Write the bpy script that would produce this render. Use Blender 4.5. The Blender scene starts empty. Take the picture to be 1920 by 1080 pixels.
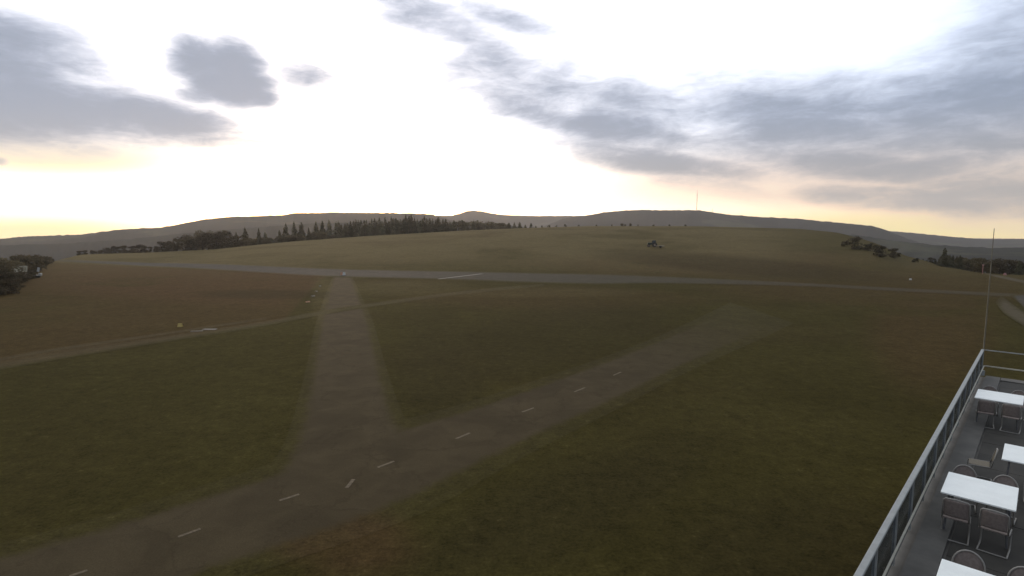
import bpy, bmesh, math, random
from mathutils import Vector, Matrix, noise
random.seed(7)
C = bpy.context.scene.collection
R = math.radians

# ---------------------------------------------------------------- camera
FPX = 1050.0
PITCH = math.atan((540-431)/FPX)
CAMZ = 10.0
cam = bpy.data.cameras.new('camera'); co = bpy.data.objects.new('camera', cam); C.objects.link(co)
co.location = (0, 0, CAMZ); co.rotation_euler = (math.pi/2-PITCH, 0, 0)
cam.sensor_width = 36; cam.lens = 36*FPX/1920; cam.clip_start = .1; cam.clip_end = 20000
bpy.context.scene.camera = co
CT, ST = math.cos(PITCH), math.sin(PITCH)

def ray(px, py):
    u = (px-960)/FPX; v = (py-540)/FPX
    return Vector((u, CT-v*ST, -ST-v*CT))
def azel(px, py):
    d = ray(px, py).normalized()
    return math.atan2(d.x, d.y), math.asin(d.z)
def onz(px, py, z=0.0):
    d = ray(px, py); t = (z-CAMZ)/d.z
    return Vector((d.x*t, d.y*t, z))
def az2px(az):
    return 960+FPX*math.tan(max(-1.35, min(1.35, az)))/CT
def el_at(px, py):
    return azel(px, py)[1]
def lerp_tab(tab, x):
    if x <= tab[0][0]: return tab[0][1]
    for (a, b), (c, d) in zip(tab, tab[1:]):
        if x <= c: return b+(d-b)*(x-a)/(c-a)
    return tab[-1][1]
def sstep(a, b, x):
    t = max(0, min(1, (x-a)/(b-a))); return t*t*(3-2*t)

# ---------------------------------------------------------------- render / light
sc = bpy.context.scene
sc.view_settings.view_transform = 'Standard'; sc.view_settings.look = 'None'
sc.view_settings.exposure = 0.0; sc.view_settings.gamma = 1.0
sc.cycles.volume_bounces = 1
SUN_AZ, SUN_EL = R(-17), R(5.0)
sun = bpy.data.lights.new('sun', 'SUN'); so = bpy.data.objects.new('sun', sun); C.objects.link(so)
sun.energy = 0.9; sun.angle = R(10); sun.color = (1, .72, .45)
sd = Vector((math.sin(SUN_AZ)*math.cos(SUN_EL), math.cos(SUN_AZ)*math.cos(SUN_EL), math.sin(SUN_EL)))
so.rotation_euler = sd.to_track_quat('Z', 'Y').to_euler()

class NT:
    """small node-graph writer"""
    def __init__(s, tree): s.t = tree; s.n = tree.nodes; s.l = tree.links
    def new(s, kind, **kw):
        n = s.n.new(kind)
        for k, v in kw.items(): setattr(n, k, v)
        return n
    def put(s, sock, v):
        if hasattr(v, 'is_output'): s.l.new(v, sock)
        elif v is not None: sock.default_value = v
    def m(s, op, a, b=None, c=None, clamp=False):
        n = s.new('ShaderNodeMath', operation=op); n.use_clamp = clamp
        s.put(n.inputs[0], a); s.put(n.inputs[1], b); s.put(n.inputs[2], c)
        return n.outputs[0]
    def mix(s, f, a, b, blend='MIX'):
        n = s.new('ShaderNodeMix', data_type='RGBA', blend_type=blend); n.clamp_factor = True
        s.put(n.inputs[0], f); s.put(n.inputs[6], a if hasattr(a, 'is_output') else (*a, 1))
        s.put(n.inputs[7], b if hasattr(b, 'is_output') else (*b, 1))
        return n.outputs[2]
    def step(s, a, b, x):
        n = s.new('ShaderNodeMapRange', interpolation_type='SMOOTHSTEP')
        s.put(n.inputs[0], x); n.inputs[1].default_value = a; n.inputs[2].default_value = b
        return n.outputs[0]
    def noise(s, vec, scale, detail=4, rough=.55, dist=0.0):
        n = s.new('ShaderNodeTexNoise'); s.put(n.inputs['Vector'], vec)
        n.inputs['Scale'].default_value = scale; n.inputs['Detail'].default_value = detail
        n.inputs['Roughness'].default_value = rough; n.inputs['Distortion'].default_value = dist
        return n.outputs['Fac']
    def comb(s, x, y, z=0.0):
        n = s.new('ShaderNodeCombineXYZ'); s.put(n.inputs[0], x); s.put(n.inputs[1], y); s.put(n.inputs[2], z)
        return n.outputs[0]

# world: low evening sky with broken cloud banks at their real bearings
world = bpy.data.worlds.new('World'); sc.world = world; world.use_nodes = True
W = NT(world.node_tree); W.n.clear()
tc = W.new('ShaderNodeTexCoord'); sep = W.new('ShaderNodeSeparateXYZ'); W.l.new(tc.outputs['Generated'], sep.inputs[0])
X, Y, Z = sep.outputs
AZ = W.m('ARCTAN2', X, Y); EL = W.m('ARCSINE', Z)
sky = W.new('ShaderNodeTexSky', sky_type='NISHITA'); sky.sun_disc = False
sky.sun_elevation = SUN_EL; sky.sun_rotation = SUN_AZ; sky.dust_density = 2.0; sky.air_density = 1.0
sky.altitude = 900
SKYK = 0.10
base = W.mix(1.0, sky.outputs[0], (SKYK,)*3, 'MULTIPLY')
# thin bright high cloud veil, brighter towards the hidden sun
dot = W.new('ShaderNodeVectorMath', operation='DOT_PRODUCT'); W.l.new(tc.outputs['Generated'], dot.inputs[0])
dot.inputs[1].default_value = sd
near = W.step(.55, 1.0, dot.outputs['Value'])
front = W.step(-.5, .75, dot.outputs['Value'])
elw = W.step(-.01, .20, EL)
veil_c = W.mix(elw, (1.15, .80, .36), (.93, .97, 1.05))
veil_c = W.mix(near, veil_c, (1.5, 1.38, 1.3))
veil_s = W.m('MULTIPLY_ADD', front, .85, .30)
veil = W.mix(1.0, veil_c, W.comb(veil_s, veil_s, veil_s), 'MULTIPLY')
clear = W.mix(1.0, base, veil, 'ADD')
def glow(px, py, rx, ry):
    a0, e0 = azel(px, py); k = math.cos(math.atan((px-960)/FPX))**2
    p = W.m('MULTIPLY', W.m('SUBTRACT', AZ, a0), FPX/rx/k); q = W.m('MULTIPLY', W.m('SUBTRACT', EL, e0), FPX/ry/math.sqrt(k))
    return W.step(1.3, .2, W.m('SQRT', W.m('MULTIPLY_ADD', p, p, W.m('MULTIPLY', q, q))))
clear = W.mix(W.m('MULTIPLY', glow(60, 290, 450, 52), .92), clear, (1.10, .93, .52))
clear = W.mix(W.m('MULTIPLY', glow(1450, 345, 520, 60), .85), clear, (1.06, .84, .64))
clear = W.mix(W.m('MULTIPLY', glow(1750, 425, 800, 36), .92), clear, (1.14, .95, .44))
clear = W.mix(W.m('MULTIPLY', glow(60, 435, 360, 36), .92), clear, (1.14, .98, .44))
nv = W.comb(W.m('MULTIPLY', AZ, 1.0), W.m('MULTIPLY', EL, 2.6), 0.3)
n1 = W.noise(nv, 4.2, 5, .5, .2)
nv2 = W.comb(W.m('MULTIPLY', AZ, 1.0), W.m('MULTIPLY', EL, 3.2), 2.3)
n2 = W.noise(nv2, 10.0, 6, .6, .5)
CL = [  # px, py, half width px, half height px, tilt deg (down to the right), density
 (10,115,210,95,14,1.0),(130,130,130,56,25,.8),(60,195,290,75,5,1.15),(240,222,240,48,8,1.1),(370,250,150,20,7,.75),(300,190,120,30,15,.55),
 (375,108,66,46,0,1.0),(440,115,66,52,0,1.1),(440,160,92,40,8,1.15),(492,182,36,22,0,1.0),(378,178,60,18,0,.90),(575,142,70,30,4,.75),
 (790,25,150,40,22,.66),(885,85,130,42,28,.62),(930,30,120,22,18,.50),
 (940,150,150,60,22,.62),(1000,205,170,36,16,.78),(1180,205,260,62,10,.80),(1190,245,210,36,8,1.0),(1420,240,330,90,4,.92),(1600,250,330,98,2,.90),
 (1810,230,280,125,-8,1.0),(1900,100,160,110,-35,.80),(1270,308,190,26,6,1.0),(1210,290,200,30,8,.80),(1600,308,290,36,5,1.05),
 (1330,342,110,18,8,.70),(1720,374,260,28,4,1.0),(1850,350,200,62,2,.95),(1600,366,140,13,4,.72),(1880,404,110,12,0,.60),(0,302,14,7,0,.55)]
F = None
for (px, py, rx, ry, tilt, den) in CL:
    a0, e0 = azel(px, py)
    k = math.cos(math.atan((px-960)/FPX))**2            # pixels to radians off axis
    sa, se = rx/FPX*k*1.05, ry/FPX*math.sqrt(k)*1.05
    # true tilt of a line on the sky at that bearing
    t = R(tilt); a1, e1 = azel(px+40*math.cos(t), py+40*math.sin(t)); tt = math.atan2(e1-e0, a1-a0)
    c, s_ = math.cos(tt), math.sin(tt)
    da = W.m('SUBTRACT', AZ, a0); de = W.m('SUBTRACT', EL, e0)
    p = W.m('MULTIPLY_ADD', da, c/sa, W.m('MULTIPLY', de, s_/sa))
    q = W.m('MULTIPLY_ADD', da, -s_/se, W.m('MULTIPLY', de, c/se))
    d2 = W.m('MULTIPLY_ADD', p, p, W.m('MULTIPLY', q, q))
    b = W.m('MULTIPLY', W.m('SUBTRACT', 1.0, W.m('MULTIPLY', d2, .60)), den)
    b = W.m('MAXIMUM', b, -1.0)
    F = b if F is None else W.m('SMOOTH_MAX', F, b, .15)
# behind the camera the cloud closes over
back = W.step(.15, -.6, dot.outputs['Value'])
F = W.m('MAXIMUM', F, W.m('MULTIPLY_ADD', back, 1.9, -1.2))
F = W.m('MULTIPLY_ADD', W.m('SUBTRACT', n1, .5), 1.15, F)
F = W.m('MULTIPLY_ADD', W.m('SUBTRACT', n2, .5), .7, F)
F = W.m('MULTIPLY_ADD', W.m('SUBTRACT', W.noise(nv2, 30.0, 5, .65, .8), .5), .28, F)
alpha = W.step(-.55, .95, F)
low = W.step(.19, .03, EL)
ccol = W.mix(low, (.255, .315, .43), (.37, .37, .38))
ccol = W.mix(W.step(1.05, .15, F), ccol, W.mix(low, (.70, .80, 1.04), (.98, .74, .58)))
final = W.mix(W.m('MULTIPLY', alpha, .96), clear, ccol)
# below the horizon
final = W.mix(W.step(-.02, -.2, EL), final, (.10, .10, .09))
bg = W.new('ShaderNodeBackground'); W.l.new(final, bg.inputs[0]); bg.inputs[1].default_value = 1.0
wo = W.new('ShaderNodeOutputWorld'); W.l.new(bg.outputs[0], wo.inputs[0])

# ---------------------------------------------------------------- materials
def pos(N):
    return N.new('ShaderNodeNewGeometry').outputs['Position']
def principled(name):
    m = bpy.data.materials.new(name); m.use_nodes = True; N = NT(m.node_tree)
    return m, N, N.n['Principled BSDF'], N.n['Material Output']
def simple(name, col, rough=.6, var=.15, scale=6.0, metal=0.0, spec=.3, bump=0.0):
    m, N, p, o = principled(name)
    tcn = N.new('ShaderNodeTexCoord').outputs['Object']
    n = N.noise(tcn, scale, 6, .6)
    c = N.mix(N.step(.3, .7, n), tuple(x*(1-var) for x in col), tuple(min(1, x*(1+var)) for x in col))
    N.l.new(c, p.inputs['Base Color'])
    N.put(p.inputs['Roughness'], N.m('MULTIPLY_ADD', n, .2, rough-.1))
    p.inputs['Metallic'].default_value = metal; p.inputs['Specular IOR Level'].default_value = spec
    if bump:
        b = N.new('ShaderNodeBump'); b.inputs['Strength'].default_value = bump; b.inputs['Distance'].default_value = .02
        N.l.new(n, b.inputs['Height']); N.l.new(b.outputs[0], p.inputs['Normal'])
    return m

def grass_colour(N):
    P = pos(N)
    A = lambda n: N.new('ShaderNodeAttribute', attribute_name=n).outputs['Fac']
    brown, dark, veil_pale = A('brown'), A('dark'), A('veil_pale')
    big = N.noise(P, .018, 3, .5, .4); mid = N.noise(P, .11, 5, .6, .5); cl = N.noise(P, .45, 5, .65, .4); fine = N.noise(P, 1.7, 6, .75); tuft = N.noise(P, 8.0, 5, .75)
    g = N.mix(N.step(.32, .68, mid), (.0390, .0322, .0088), (.0475, .0395, .0112))
    g = N.mix(N.m('MULTIPLY', N.step(.42, .70, big), .55), g, (.052, .037, .015))
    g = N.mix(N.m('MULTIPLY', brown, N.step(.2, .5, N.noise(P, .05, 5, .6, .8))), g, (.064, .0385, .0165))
    g = N.mix(N.m('MULTIPLY', veil_pale, N.step(.1, .6, N.noise(P, .03, 5, .6, .8))), g, (.108, .083, .038))  # pale short grass, and the distance veil painted on the far meadow
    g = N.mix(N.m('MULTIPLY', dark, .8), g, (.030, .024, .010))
    # loose blades and bare specks
    g = N.mix(N.m('MULTIPLY', N.step(.60, .74, fine), .5), g, (.085, .066, .030))
    k = N.m('MULTIPLY_ADD', N.m('SUBTRACT', fine, .5), 1.5, 1.0)
    k = N.m('MULTIPLY_ADD', N.m('SUBTRACT', tuft, .5), 1.9, k)
    k = N.m('MULTIPLY_ADD', N.m('SUBTRACT', cl, .5), .6, k)
    k = N.m('MAXIMUM', k, .3)
    return N.mix(1.0, g, N.comb(k, k, k), 'MULTIPLY'), fine, tuft
def grass_mat():
    m, N, p, o = principled('meadow_grass')
    c, fine, tuft = grass_colour(N)
    N.l.new(c, p.inputs['Base Color']); p.inputs['Roughness'].default_value = 1; p.inputs['Specular IOR Level'].default_value = .02
    b = N.new('ShaderNodeBump'); b.inputs['Strength'].default_value = .7; b.inputs['Distance'].default_value = .15
    N.l.new(N.m('ADD', fine, N.m('MULTIPLY', tuft, .5)), b.inputs['Height']); N.l.new(b.outputs[0], p.inputs['Normal'])
    return m
def road_mat(name, col, worn=1.0, soft=1.0, cracks=False):
    """hard surface whose rim is overgrown by the same grass as the field around it"""
    m, N, p, o = principled(name)
    P = pos(N); g, fine, tuft = grass_colour(N)
    n = N.noise(P, 18, 5, .75); st = N.noise(P, .5, 6, .6, .6); cr = N.noise(P, .09, 4, .6)
    c = N.mix(N.step(.3, .7, st), tuple(x*.86 for x in col), tuple(x*1.14 for x in col))
    c = N.mix(N.m('MULTIPLY', N.step(.45, .75, cr), .4), c, tuple(x*1.22 for x in col))
    if cracks:
        v = N.new('ShaderNodeTexVoronoi', feature='DISTANCE_TO_EDGE'); v.inputs['Scale'].default_value = .22
        w = N.new('ShaderNodeVectorMath', operation='ADD'); N.l.new(P, w.inputs[0])
        f1 = N.noise(P, .8, 5, .7); N.l.new(N.comb(N.m('MULTIPLY', f1, 3.0), N.m('MULTIPLY', st, 3.0), 0.0), w.inputs[1]); N.l.new(w.outputs[0], v.inputs['Vector'])
        c = N.mix(N.m('MULTIPLY', N.step(.022, .0, v.outputs['Distance']), .3), c, tuple(x*.45 for x in col))
        c = N.mix(N.m('MULTIPLY', N.step(.56, .60, N.noise(P, .23, 2, .4)), .35), c, tuple(x*.72 for x in col))
    k = N.m('MULTIPLY_ADD', n, 1.2, .4)
    c = N.mix(1.0, c, N.comb(k, k, k), 'MULTIPLY')
    cov = N.new('ShaderNodeAttribute', attribute_name='cov').outputs['Fac']; wear = N.new('ShaderNodeAttribute', attribute_name='wear').outputs['Fac']
    e = N.m('MULTIPLY_ADD', N.m('SUBTRACT', N.noise(P, 1.3, 6, .75), .5), .8, cov)
    a = N.m('MULTIPLY', N.step(.5-.32*soft, .5+.32*soft, e), wear)
    a = N.m('MULTIPLY', a, worn)
    N.l.new(N.mix(a, g, c), p.inputs['Base Color']); p.inputs['Roughness'].default_value = .95; p.inputs['Specular IOR Level'].default_value = .04
    b = N.new('ShaderNodeBump'); b.inputs['Strength'].default_value = .7; N.put(b.inputs['Distance'], N.m('MULTIPLY_ADD', a, -.12, .15))
    N.l.new(N.m('ADD', fine, N.m('MULTIPLY', tuft, .5)), b.inputs['Height']); N.l.new(b.outputs[0], p.inputs['Normal'])
    return m
def leaf_mat(name, a, b):
    m, N, p, o = principled(name)
    tcn = N.new('ShaderNodeTexCoord').outputs['Object']; oi = N.new('ShaderNodeObjectInfo').outputs['Random']
    c = N.mix(N.step(.3, .7, N.noise(tcn, 7, 3)), a, b)
    k = N.m('MULTIPLY_ADD', oi, .5, .75); c = N.mix(1.0, c, N.comb(k, k, k), 'MULTIPLY')
    N.l.new(c, p.inputs['Base Color']); p.inputs['Roughness'].default_value = .9; p.inputs['Specular IOR Level'].default_value = .05
    tl = N.new('ShaderNodeBsdfTranslucent'); N.l.new(c, tl.inputs[0]); mx = N.new('ShaderNodeMixShader'); mx.inputs[0].default_value = .45
    N.l.new(p.outputs[0], mx.inputs[1]); N.l.new(tl.outputs[0], mx.inputs[2]); N.l.new(mx.outputs[0], o.inputs[0])
    return m
def forest_mat():
    m, N, p, o = principled('hill_forest')
    P = pos(N)
    n = N.noise(P, .004, 5, .6, .5); f = N.noise(P, .05, 4, .7)
    c = N.mix(N.step(.56, .64, n), (.010, .013, .011), (.034, .036, .020))
    k = N.m('MULTIPLY_ADD', f, 1.0, .5); c = N.mix(1.0, c, N.comb(k, k, k), 'MULTIPLY')
    N.l.new(c, p.inputs['Base Color']); p.inputs['Roughness'].default_value = 1; p.inputs['Specular IOR Level'].default_value = 0
    return m
M = dict(
 grass=grass_mat(), taxi=road_mat('old_asphalt', (.0545, .0415, .0225), cracks=True),
 runway=road_mat('runway_asphalt', (.060, .053, .043)), track=road_mat('worn_track', (.066, .055, .029), worn=.34),
 gravel=road_mat('gravel_track', (.085, .07, .048), worn=.7), forest=forest_mat(),
 spruce=leaf_mat('spruce_needles', (.075, .075, .045), (.120, .108, .068)),
 leaves=leaf_mat('dark_leaves', (.082, .071, .042), (.125, .103, .062)),
 shrub=leaf_mat('shrub_leaves', (.052, .046, .030), (.085, .070, .046)),
 bark=simple('bark', (.05, .04, .03), .9, .3, 12),
 mark=simple('faded_paint', (.105, .080, .048), .9, .35, 9),
 markw=simple('white_line_paint', (.17, .155, .13), .9, .25, 3),
 concrete=simple('terrace_slab', (.047, .043, .036), .75, .25, 1.2, spec=.15, bump=.2), strip=simple('edge_strip', (.105, .098, .085), .8, .2, 2.0),
 wall=simple('render_wall', (.30, .29, .26), .85, .1, 1.5), rail=simple('grey_aluminium', (.25, .26, .25), .55, .12, 5, spec=.3),
 thin=simple('pale_aluminium', (.42, .39, .31), .5, .1, 5, spec=.4),
 panel=simple('tinted_glass_panel', (.028, .034, .042), .25, .2, 2, spec=.35),
 white=simple('white_table_plate', (.75, .77, .73), .45, .05, 3, spec=.35), steel=simple('pale_tube', (.22, .205, .18), .45, .1, 9, spec=.5),
 tframe=simple('table_steel', (.10, .10, .10), .5, .1, 9, spec=.5),
 seat=simple('brown_sling', (.19, .155, .135), .75, .15, 25), seat2=simple('tan_sling', (.16, .135, .095), .75, .15, 25),
 pole=simple('pole_paint', (.15, .135, .10), .5, .1, 4), dkgreen=simple('dark_green_paint', (.018, .032, .022), .5, .2, 3), tyre=simple('rubber', (.02, .02, .02), .8, .1, 8),
 glassy=simple('cab_glass', (.05, .06, .07), .25, .1, 3, spec=.6), pale=simple('pale_boards', (.17, .145, .11), .8, .2, 4),
 whitep=simple('white_plastic', (.36, .36, .33), .6, .1, 4), orange=simple('orange_plastic', (.30, .16, .09), .6, .15, 6), yellow=simple('yellow_plastic', (.32, .24, .07), .6, .1, 6),
 pink=simple('faded_red_plastic', (.28, .14, .12), .6, .1, 6), roofm=simple('pale_roof_sheet', (.16, .145, .10), .7, .15, 2), dwall=simple('dark_boards', (.05, .042, .032), .9, .25, 3),
 mast=simple('mast_steel', (.12, .08, .07), .7, .1, .1))

pm = M['panel']; PN = NT(pm.node_tree); tr = PN.new('ShaderNodeBsdfTransparent'); tr.inputs[0].default_value = (.75, .8, .85, 1)
mx = PN.new('ShaderNodeMixShader'); mx.inputs[0].default_value = .55; PN.l.new(PN.n['Principled BSDF'].outputs[0], mx.inputs[1]); PN.l.new(tr.outputs[0], mx.inputs[2]); PN.l.new(mx.outputs[0], PN.n['Material Output'].inputs[0])
# ---------------------------------------------------------------- helpers
def mesh_obj(name, verts, faces, mat, parent=None, smooth=False):
    me = bpy.data.meshes.new(name); me.from_pydata([tuple(v) for v in verts], [], faces); me.update()
    o = bpy.data.objects.new(name, me); C.objects.link(o); me.materials.append(mat)
    if smooth:
        for p in me.polygons: p.use_smooth = True
    if parent: o.parent = parent
    return o
def bobj(name, bm, mat, parent=None, smooth=False):
    me = bpy.data.meshes.new(name); bm.to_mesh(me); bm.free(); me.materials.append(mat)
    o = bpy.data.objects.new(name, me); C.objects.link(o)
    if smooth:
        for p in me.polygons: p.use_smooth = True
    if parent: o.parent = parent
    return o
def tag(o, label=None, cat=None, group=None, kind=None):
    if label: o['label'] = label
    if cat: o['category'] = cat
    if group: o['group'] = group
    if kind: o['kind'] = kind
    return o
def thing(name, loc, rz=0.0, label=None, cat=None, group=None):
    o = bpy.data.objects.new(name, None); C.objects.link(o); o.location = loc; o.rotation_euler = (0, 0, rz)
    o.empty_display_size = .2
    return tag(o, label, cat, group)
def copy_tree(o, parent=None):
    c = o.copy(); C.objects.link(c)
    if parent: c.parent = parent
    for ch in [k for k in bpy.data.objects if k.parent == o]: copy_tree(ch, c)
    return c
def box(bm, c, s, rot=None, bev=0.0):
    mt = Matrix.Translation(c) @ (rot if rot else Matrix.Identity(4)) @ Matrix.Diagonal((*s, 1))
    r = bmesh.ops.create_cube(bm, size=1, matrix=mt)
    if bev:
        es = list({e for v in r['verts'] for e in v.link_edges})
        bmesh.ops.bevel(bm, geom=es, offset=bev, segments=2, affect='EDGES', profile=.6)
def tube(bm, pts, r, seg=8):
    pts = [Vector(p) for p in pts]; rings = []
    rr = r if isinstance(r, (list, tuple)) else [r]*len(pts)
    for i, p in enumerate(pts):
        d = (pts[min(i+1, len(pts)-1)]-pts[max(i-1, 0)]).normalized()
        a = d.cross(Vector((0, 0, 1)))
        if a.length < .05: a = d.cross(Vector((0, 1, 0)))
        a.normalize(); b = d.cross(a)
        rings.append([bm.verts.new(p+(a*math.cos(2*math.pi*k/seg)+b*math.sin(2*math.pi*k/seg))*rr[i]) for k in range(seg)])
    for r0, r1 in zip(rings, rings[1:]):
        for k in range(seg): bm.faces.new((r0[k], r0[(k+1) % seg], r1[(k+1) % seg], r1[k]))
    bm.faces.new(rings[0][::-1]); bm.faces.new(rings[-1])
def curve_pts(ctrl, n=5):
    """Catmull-Rom through control points"""
    P = [Vector(p) for p in ctrl]; P = [P[0]*2-P[1]]+P+[P[-1]*2-P[-2]]; out = []
    for i in range(1, len(P)-2):
        for k in range(n):
            t = k/n; a, b, c, d = P[i-1:i+3]
            out.append(.5*((2*b)+(c-a)*t+(2*a-5*b+4*c-d)*t*t+(3*b-a-3*c+d)*t**3))
    out.append(P[-2]); return out

# ---------------------------------------------------------------- terrain
CREST = [(-900,620,0),(-300,600,0),(-100,590,0),(0,552,0),(50,525,0),(95,492,0),(150,478,0),(280,474,0),(400,468,275),(560,452,300),(700,442,310),(880,432,320),
         (1000,427,335),(1100,424,350),(1300,424,350),(1500,429,335),(1570,436,315),(1640,455,265),(1700,480,0),(1770,502,0),(1840,515,0),(1920,520,0),(2400,530,0)]
RC, ZC = [], []
for px, py, r in CREST:
    el = el_at(px, py)
    if not r: r = -CAMZ/math.tan(el)
    RC.append((px, r)); ZC.append((px, CAMZ+r*math.tan(el)))
def crest(px):
    return lerp_tab(RC, px), lerp_tab(ZC, px)
def ground_z(x, y):
    r = math.hypot(x, y)
    if r < 60: return 0.0
    az = math.atan2(x, y); px = az2px(az)
    rc, zc = crest(px)
    if r <= rc:
        return zc*sstep(130, max(rc, 180), r) if zc else 0.0
    d = r-rc
    z = zc-.16*d*d/(d+70)
    return max(z, -85.0-3*math.sin(az*9))
def hit(px, py):
    d = ray(px, py); k = math.hypot(d.x, d.y); t = 5/k
    while t*k < 900:
        if CAMZ+d.z*t <= ground_z(d.x*t, d.y*t): break
        t += .25/k
    return Vector((d.x*t, d.y*t, ground_z(d.x*t, d.y*t)))
rings = [0.0]; r = 3.0
while r < 40: rings.append(r); r *= 1.10
while r < 480: rings.append(r); r += 1.8 if r < 160 else (3.0 if r < 380 else 5)
while r < 9000: rings.append(r); r *= 1.09
NA = 900
vs, fs, brown, dark, veil_pale = [], [], [], [], []
def ell(px, py, cx, cy, rx, ry, tilt=0):
    t = R(tilt); dx, dy = px-cx, py-cy
    a = (dx*math.cos(t)+dy*math.sin(t))/rx; b = (-dx*math.sin(t)+dy*math.cos(t))/ry
    return sstep(1.35, .55, math.sqrt(a*a+b*b))
def land(x, y, z):
    """tones of grass: browner uncut field, dark mown ground and painted slope shade, upper meadow paled to paint in a distance veil"""
    dep = y*CT-(z-CAMZ)*ST
    r = math.hypot(x, y)
    dr = .95*sstep(112, 200, r+8*noise.noise(Vector((x*.02, y*.02, 0))))*(1 if y > 0 else .3)  # meadow lightened with distance, hazy veil put into the grass colour
    if dep < 1: return 0, 0, dr
    px = 960+FPX*x/dep; py = 540-FPX*((z-CAMZ)*CT+y*ST)/dep
    # uncut field left: between the runway and the grass track, ending short of the path
    top = 491+(px-100)*.0445; bot = 690-px*.165
    fld = sstep(top, top+3, py)*sstep(bot+2, bot-4, py)*sstep(606-(py-520)*.9+4, 606-(py-520)*.9-5, px)*sstep(-400, 60, px+200)
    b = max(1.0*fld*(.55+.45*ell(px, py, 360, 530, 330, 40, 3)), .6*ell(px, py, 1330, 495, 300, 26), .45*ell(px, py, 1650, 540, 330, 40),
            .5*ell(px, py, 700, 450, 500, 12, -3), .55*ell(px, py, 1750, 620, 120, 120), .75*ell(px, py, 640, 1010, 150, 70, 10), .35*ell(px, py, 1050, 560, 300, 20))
    d = max(.55*ell(px, py, 1400, 500, 270, 18, 5), .55*ell(px, py, 1050, 960, 300, 80, -22), .7*ell(px, py, 500, 552, 130, 9), .45*ell(px, py, 1000, 640, 280, 60, -8), .6*ell(px, py, 1500, 1040, 260, 120),  # first patch: slope shade of the right mound painted into the grass
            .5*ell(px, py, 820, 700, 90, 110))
    rt = sstep(1380, 1560, px)
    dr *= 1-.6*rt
    rc_ = crest(az2px(math.atan2(x, y)))[0]
    if y > 0 and r > rc_+60: dr = 0; d = 1; b = 0
    # paler short grass beside the path head and along the runway
    pale = max(ell(px, py, 606, 560, 22, 50), .8*ell(px, py, 760, 540, 120, 14), .6*ell(px, py, 1000, 548, 200, 10))
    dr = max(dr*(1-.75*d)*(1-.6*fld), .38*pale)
    return b, d, dr
for i, r in enumerate(rings):
    n = 1 if i == 0 else NA
    for k in range(n):
        a = 2*math.pi*k/NA-math.pi; x, y = r*math.sin(a), r*math.cos(a); z = ground_z(x, y)
        vs.append((x, y, z)); b, d, e = land(x, y, z); brown.append(b); dark.append(d); veil_pale.append(e)
for k in range(NA): fs.append((0, 1+(k+1) % NA, 1+k))
for i in range(1, len(rings)-1):
    o0, o1 = 1+(i-1)*NA, 1+i*NA
    for k in range(NA): fs.append((o0+k, o0+(k+1) % NA, o1+(k+1) % NA, o1+k))
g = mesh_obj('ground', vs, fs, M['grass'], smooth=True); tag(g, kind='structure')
for nm, arr in (('brown', brown), ('dark', dark), ('veil_pale', veil_pale)):
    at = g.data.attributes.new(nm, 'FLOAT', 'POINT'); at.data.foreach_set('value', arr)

ASPHALT = []
def edge_pts(L, smooth=True, n=12):
    return curve_pts([onz(*p) for p in L], n)
def sdist(poly, x, y):
    """signed distance to a ground outline, positive inside"""
    best = 1e9; ins = False; n = len(poly); j = n-1
    for i in range(n):
        ax, ay = poly[j]; bx, by = poly[i]; dx, dy = bx-ax, by-ay
        t = max(0, min(1, ((x-ax)*dx+(y-ay)*dy)/max(1e-9, dx*dx+dy*dy)))
        best = min(best, math.hypot(x-ax-t*dx, y-ay-t*dy))
        if (ay > y) != (by > y) and x < (bx-ax)*(y-ay)/(by-ay)+ax: ins = not ins
        j = i
    return best if ins else -best
def strip(name, A, B, mat, z, n=60, fade0=0.0, fade1=0.0, m_=14, soft=.45, union=None, ext=.14, fmin=0.0):
    """sheet between two edge lines, its rim overgrown over 'soft' metres"""
    pa, pb = edge_pts(A), edge_pts(B)
    poly = [(p.x, p.y) for p in pa]+[(p.x, p.y) for p in pb[::-1]]
    polys = [poly]+(union or [])
    def acc(pts):
        d = [0]
        for a, b in zip(pts, pts[1:]): d.append(d[-1]+(b-a).length)
        return d
    da, db = acc(pa), acc(pb)
    def at(pts, d, t):
        s = t*d[-1]
        for i in range(len(d)-1):
            if s <= d[i+1]: return pts[i].lerp(pts[i+1], (s-d[i])/max(1e-6, d[i+1]-d[i]))
        return pts[-1]
    vs, fs, at_ = [], [], dict(cov=[], wear=[], brown=[], dark=[], veil_pale=[])
    for i in range(n+1):
        t = i/n; a, b = at(pa, da, t), at(pb, db, t)
        for k in range(m_+1):
            w = .5-.5*math.cos(math.pi*k/m_) if m_ > 6 else k/m_
            w2 = -ext+(1+2*ext)*w
            p = a.lerp(b, w2); zz = ground_z(p.x, p.y); vs.append((p.x, p.y, zz+z))
            sd = max(sdist(q, p.x, p.y) for q in polys)
            at_['cov'].append(max(0, min(1, .5+sd/soft*.5)) if 0 < k < m_ or union else 0)
            wr = 1.0
            if fade0: wr = min(wr, sstep(0, fade0, t))
            if fade1: wr = min(wr, sstep(1, 1-fade1, t))
            at_['wear'].append(fmin+(1-fmin)*wr)
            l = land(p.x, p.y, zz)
            for q, v_ in zip(('brown', 'dark', 'veil_pale'), l): at_[q].append(v_)
    for i in range(n):
        for k in range(m_):
            q = i*(m_+1)+k; fs.append((q, q+1, q+m_+2, q+m_+1))
    o = mesh_obj(name, vs, fs, mat); tag(o, kind='structure')
    for q, v_ in at_.items():
        a_ = o.data.attributes.new(q, 'FLOAT', 'POINT'); a_.data.foreach_set('value', v_)
    return o
TA = [(-260,1130),(0,1048),(200,992),(400,930),(530,888),(740,812),(900,764),(1050,712),(1180,664),(1290,618),(1385,572)]
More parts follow.
